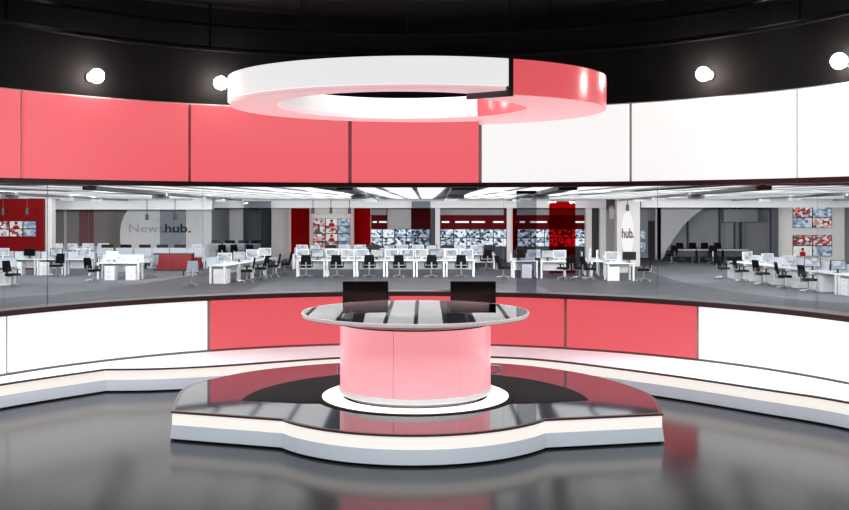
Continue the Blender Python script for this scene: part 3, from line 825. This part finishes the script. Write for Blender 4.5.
# right-centre cluster before and right of the red glass panel
desk_at(wx(524, 44.6), 44.6, .05, 'white desk with chair on its left, left of the red glass panel', 'desks by the red glass panel', w_=1.15)
desk_at(wx(553, 44.4), 44.3, -.12, 'white desk in front of the wide red glass panel', 'desks by the red glass panel', w_=1.15)
chair_at(wx(503, 43.9), 43.7, -1.2, 'black office chair left of the desk before the white column', 'chairs by the red glass panel')
chair_at(wx(563.5, 43.4), 43.35, .9, 'black office chair in front of the wide red glass panel', 'chairs by the red glass panel')
chair_at(wx(579.5, 43.5), 43.5, -1.3, 'black office chair just right of the wide red glass panel', 'chairs by the red glass panel')
chair_at(wx(589, 43), 42.9, -1.3, 'black office chair second to the right of the wide red glass panel', 'chairs by the red glass panel')
drawers_at(wx(526, 44.5), 44.35, 0, 'white drawer unit under the desk left of the red glass panel', 'drawer units')
for px, Y, k, lab in ((519, 44.7, 'off', 'black monitor on the desk left of the red glass panel'), (534, 44.7, 'white', 'white monitor on the desk left of the red glass panel'), (548, 44.4, 'on', 'monitor on the desk in front of the red glass panel'), (560, 44.3, 'white', 'white monitor on the desk in front of the red glass panel')):
    mon_at(wx(px, Y), Y + .1, .1, lab, 'monitors by the red glass panel', k)
for i, (px, Y) in enumerate(((583.5, 46.2), (590, 44.6))):
    desk_at(wx(px, Y) + .35, Y + .1, 1.45, ('white desk right of the red glass panel, the farther of the pair', 'white desk right of the red glass panel, the nearer of the pair')[i], 'desks left of the sign column', w_=1.42)
    mon_at(wx(px, Y) + .35, Y + .1, 1.3, ('monitor on the farther desk right of the red glass panel', 'monitor on the nearer desk right of the red glass panel')[i], 'monitors left of the sign column', 'white')
desk_at(wx(619, 42.8), 42.8, .06, 'white desk standing in front of the oval sign column', 'desks left of the sign column', w_=1.2)
mon_at(wx(612, 42.8), 42.9, .2, 'white monitor on the desk in front of the oval sign column', 'monitors left of the sign column', 'white')
mon_at(wx(629, 43), 42.95, -.3, 'black monitor on the desk in front of the oval sign column', 'monitors left of the sign column', 'off')
chair_at(wx(643.8, 42.3), 42.3, 1.3, 'black office chair right of the desk before the oval sign column', 'chairs by the sign column')
drawers_at(wx(613, 42.8), 42.75, 0, 'white drawer unit under the desk before the oval sign column', 'drawer units')

# meeting benches before the curtains
for i, (a, b, nm) in enumerate(((668, 694, 'left'), (695, 720, 'middle'), (721, 746, 'right'))):
    Y = 56
    r = tag(empty('meeting_table', (wx((a + b) / 2, Y), Y, FZ + UP)), 'long dark table with white top before the grey curtains, the %s one' % nm, 'table', 'tables before the grey curtains')
    h_ = (b - a) * Y / 2000 - .01
    MB().box(-h_, h_, -.45, .45, .70, .745).build('table_top', 'desk', r, smooth=False)
    MB().box(-h_ + .05, h_ - .05, -.40, -.36, .35, .70).build('front_panel', 'n_dark', r, smooth=False)
    for s in (-1, 1): MB().box(s * (h_ - .15) - .05, s * (h_ - .15) + .05, -.3, .3, 0, .70).build('leg', 'n_dark', r, smooth=False)
for i, (px, Y) in enumerate(((671, 55), (712.5, 55))):
    chair_at(wx(px, Y), Y - .1, .3 * (-1) ** i, 'black office chair, %s from the left along the tables before the grey curtains' % ORD[i], 'chairs at the curtain tables', up=UP)
for i, (px, Y) in enumerate(((681, 58), (694, 58.2), (706, 58), (719, 58.2))):
    chair_at(wx(px, Y), Y, pi, 'black office chair, %s from the left behind the curtain tables' % ORD[i], 'chairs at the curtain tables', up=UP)

# right-hand row going back, chairs on its left side
rowdir = math.atan2(-1.65, .27)
for i in range(6):
    Yc = 43.4 - 1.66 * i; x = 13.85 + .29 * i; nm = ('farthest', 'second farthest', 'third farthest', 'third nearest', 'second nearest', 'nearest')[i]
    desk_at(x, Yc, rowdir, 'white desk in the right row leading to the white screen wall, the %s' % nm, 'right row desks', w_=1.6)
    # desk's back (privacy screen) is on the far side from the chairs
    mon_at(x + .05, Yc - .35, (.5, .3, .2, -.3, .1, -.3)[i], 'monitor on the %s desk of the right row' % nm, 'right row monitors', ('white', 'white', 'white', 'on', 'on', 'on')[i])
    if i < 5:
        chair_at(x - .95, Yc - .15, -1.45 + (.2, -.1, .15, -.25, .1)[i], 'black office chair at the %s desk of the right row' % nm, 'right row chairs', up=UP)
    drawers_at(x - .13, Yc + .42, rowdir - .0, 'white drawer unit under the %s desk of the right row' % nm, 'drawer units', up=UP)

# left row beside the grey columns
for i in range(4):
    Yc = 41.6 + 1.62 * i; x = -8.35 + .30 * i; nm = ('nearest', 'second nearest', 'second farthest', 'farthest')[i]
    rz = math.atan2(1.62, .30)
    desk_at(x, Yc, rz, 'white desk in the row before the grey columns, the %s' % nm, 'desks before the grey columns', w_=1.6)
    mon_at(x, Yc + .2, (.2, .5, -.2, .3)[i], 'monitor on the %s desk before the grey columns' % nm, 'monitors before the grey columns', ('white', 'on', 'white', 'white')[i])
    chair_at(x + .95, Yc + .05, 1.5 + (.3, -.2, .3, 0)[i], 'black office chair at the %s desk before the grey columns' % nm, 'chairs before the grey columns')
drawers_at(-8.35, 41.17, math.atan2(1.62, .30), 'white drawer unit under the nearest desk before the grey columns', 'drawer units')
chair_at(wx(190.5, 39.6), 39.6, .5, 'grey office chair in the aisle below the red cabinet', 'grey chairs', fab='chairgrey')

# desk with bottles, left of the red cabinet
desk_at(wx(120.5, 43.2), 43.2, 0, 'white desk with bottles standing before the rounded white wall', 'desks at the left', w_=1.85)
drawers_at(wx(112.5, 43.1), 42.95, 0, 'white drawer unit under the desk with the bottles, its left one', 'drawer units', up=UP)
drawers_at(wx(133.5, 43.1), 42.95, 0, 'white drawer unit under the desk with the bottles, its right one', 'drawer units', up=UP)
mon_at(wx(111.5, 43.2), 43.3, 2.9, 'white monitor seen from behind on the desk with the bottles', 'monitors at the left', 'white')
for i, (px, h_) in enumerate(((117.5, .24), (120, .20), (122, .28), (125.5, .24), (128, .30))):
    o = MB().lathe([(.02, 0), (.045, .0), (.045, h_ * .62), (.016, h_ * .78), (.016, h_)], n=12).build('bottle', 'bottle', loc=(wx(px, 43.1), 43.05, DT))
    tag(o, 'small pale bottle, %s from the left on the desk before the rounded white wall' % ORD[i], 'bottle', 'bottles on the desk')
o = MB().box(-.14, .14, -.10, .10, 0, .32).build('paper_box', 'paper', loc=(wx(134.5, 43.2), 43.1, DT)); tag(o, 'white upright box at the right end of the desk with the bottles', 'box')
chair_at(wx(93, 41.8), 41.8, -.5, 'black office chair left of the desk with the bottles', 'chairs at the left', up=UP)
chair_at(wx(149.5, 44.0), 44.0, 1.2, 'grey office chair before the left end of the red cabinet', 'grey chairs', fab='chairgrey', up=UP)

# left rows before the red wall
for i in range(4):
    Y = 46.4 - .15 * i; x = wx(-2 + 27 * i, Y); nm = ORD[i]
    desk_at(x, Y, .10, 'white desk, %s from the left in the row before the red wall' % nm, 'desks before the red wall', w_=1.2)
    mon_at(x + .15, Y + .15, (.2, -.2, 0, .3)[i], 'monitor, %s from the left on the desks before the red wall' % nm, 'monitors before the red wall', ('white', 'off', 'on', 'white')[i])
    if i in (1, 2): drawers_at(x - .25, Y - .1, .1, 'white drawer unit under the %s desk before the red wall' % nm, 'drawer units', up=UP)
chair_at(wx(12.5, 39.3), 39.3, -1.9, 'black office chair at the left edge before the red wall', 'chairs at the left', up=UP)
desk_at(wx(-1, 39.9) - .25, 40.3, .1, 'white desk at the far left edge behind the lone black chair', 'desks before the red wall')
drawers_at(wx(3.5, 40), 40.0, .1, 'white drawer unit at the far left edge beside the black chair', 'drawer units', up=UP)
chair_at(wx(58, 45.2), 45.0, 2.9, 'black office chair tucked behind the desks right of the red wall', 'chairs at the left', up=UP)
# far left group before the taupe wall
for i in range(4):
    Y = 52.5; x = wx(57 + 15.5 * i, Y)
    desk_at(x, Y, 0, 'white desk, %s from the left before the taupe glass wall' % ORD[i], 'desks before the taupe wall', w_=.8)
    mon_at(x, Y, (.3, -.2, .1, 0)[i], 'white monitor, %s from the left before the taupe glass wall' % ORD[i], 'monitors before the taupe wall', 'white')
# dim desks behind the grey glass
for i, px in enumerate((217, 230, 243.5, 256)):
    desk_at(wx(px, 57), 57, pi, 'white desk, %s from the left in the dim corner before the grey wall' % ORD[i], 'desks before the grey wall', w_=.7)
    mon_at(wx(px, 57), 57, .2 * (-1) ** i, 'black monitor, %s from the left in the dim corner before the grey wall' % ORD[i], 'monitors before the grey wall', 'off')
for i, px in enumerate((222, 236.5, 250)):
    chair_at(wx(px, 55.9), 55.9, (.2, -.3, .1)[i], 'black office chair, %s from the left in the dim corner before the grey wall' % ORD[i], 'chairs before the grey wall')
# back row before the lettered wall
for i in range(6):
    Y = 51.0; x = wx((108, 126.5, 145.5, 163, 180.5, 198)[i], Y)
    desk_at(x, Y, pi, 'white desk, %s from the left along the white lettered wall' % ORD[i], 'desks along the lettered wall', w_=.88)
    mon_at(x, Y - .1, (.1, -.1, .1, .3, .2, .0)[i], 'monitor, %s from the left along the white lettered wall' % ORD[i], 'monitors along the lettered wall', ('off', 'off', 'off', 'off', 'off', 'white')[i])

# red cabinet
Y = 48.8
r = tag(empty('red_cabinet', (wx(172.5, Y), Y, FZ + UP), -.06), 'long glossy red cabinet standing before the white lettered wall', 'cabinet')
MB().box(-.95, .95, -.02, .45, .06, .82).build('body', 'redcab', r, smooth=False)
MB().box(-.92, .92, .02, .40, 0, .06).build('plinth', 'n_dark', r, smooth=False)
MB().box(-.98, .98, -.05, .48, .82, .85).build('top', 'n_dark', r, smooth=False)
for k in range(4): MB().box(-.94 + .47 * k, -.48 + .47 * k, -.038, -.021, .08, .80).build('door', 'redcab', r, smooth=False)
Y = 50.2
r = tag(empty('red_cabinet', (wx(198, Y), Y - .6, FZ + UP)), 'short red cabinet right of the long red cabinet', 'cabinet')
MB().box(-.24, .24, -.02, .4, .05, .60).build('body', 'redcab', r, smooth=False)
MB().box(-.22, .22, .02, .36, 0, .05).build('plinth', 'n_dark', r, smooth=False)
for k in range(2): MB().box(-.235 + .24 * k, -.005 + .24 * k, -.038, -.021, .07, .58).build('door', 'redcab', r, smooth=False)

# ------------------------------------------------------------------ light
w = bpy.data.worlds.new('studio_dark'); S.world = w; w.use_nodes = True
w.node_tree.nodes['Background'].inputs[0].default_value = (.02, .022, .026, 1); w.node_tree.nodes['Background'].inputs[1].default_value = .3
# lamps of the studio's lighting grid, up under the dark ceiling
for x, y, p in ((-3.6, 7.0, 330), (3.4, 7.0, 330), (-4.0, 11.8, 235), (3.6, 11.8, 220), (-.2, 12.8, 280), (-.1, 5.0, 300)):
    area('studio_lamp', (x, y, 5.15), 1.6, 1.6, p * (.40 if y > 11 else .60), (R(12 if y < 11 else 0), 0, 0), (.95, .97, 1.)).data.spread = R(115 if y < 11 else 75)

# ------------------------------------------------------------------ camera and view
cam = bpy.data.cameras.new('camera'); cam.sensor_width = 36; cam.lens = 36 * 1000 / 849; cam.shift_y = -(255 - 205.5) / 849
cam.clip_end = 300
co = bpy.data.objects.new('camera', cam); COL.objects.link(co); co.location = (0, 0, EYE); co.rotation_euler = (pi / 2, 0, 0)
S.camera = co
S.view_settings.view_transform = 'Standard'; S.view_settings.look = 'None'; S.view_settings.exposure = 0; S.view_settings.gamma = 1
S.view_settings.use_curve_mapping = False
S.cycles.use_denoising = True
S.cycles.max_bounces = 8; S.cycles.transparent_max_bounces = 16
S.cycles.sample_clamp_indirect = 6
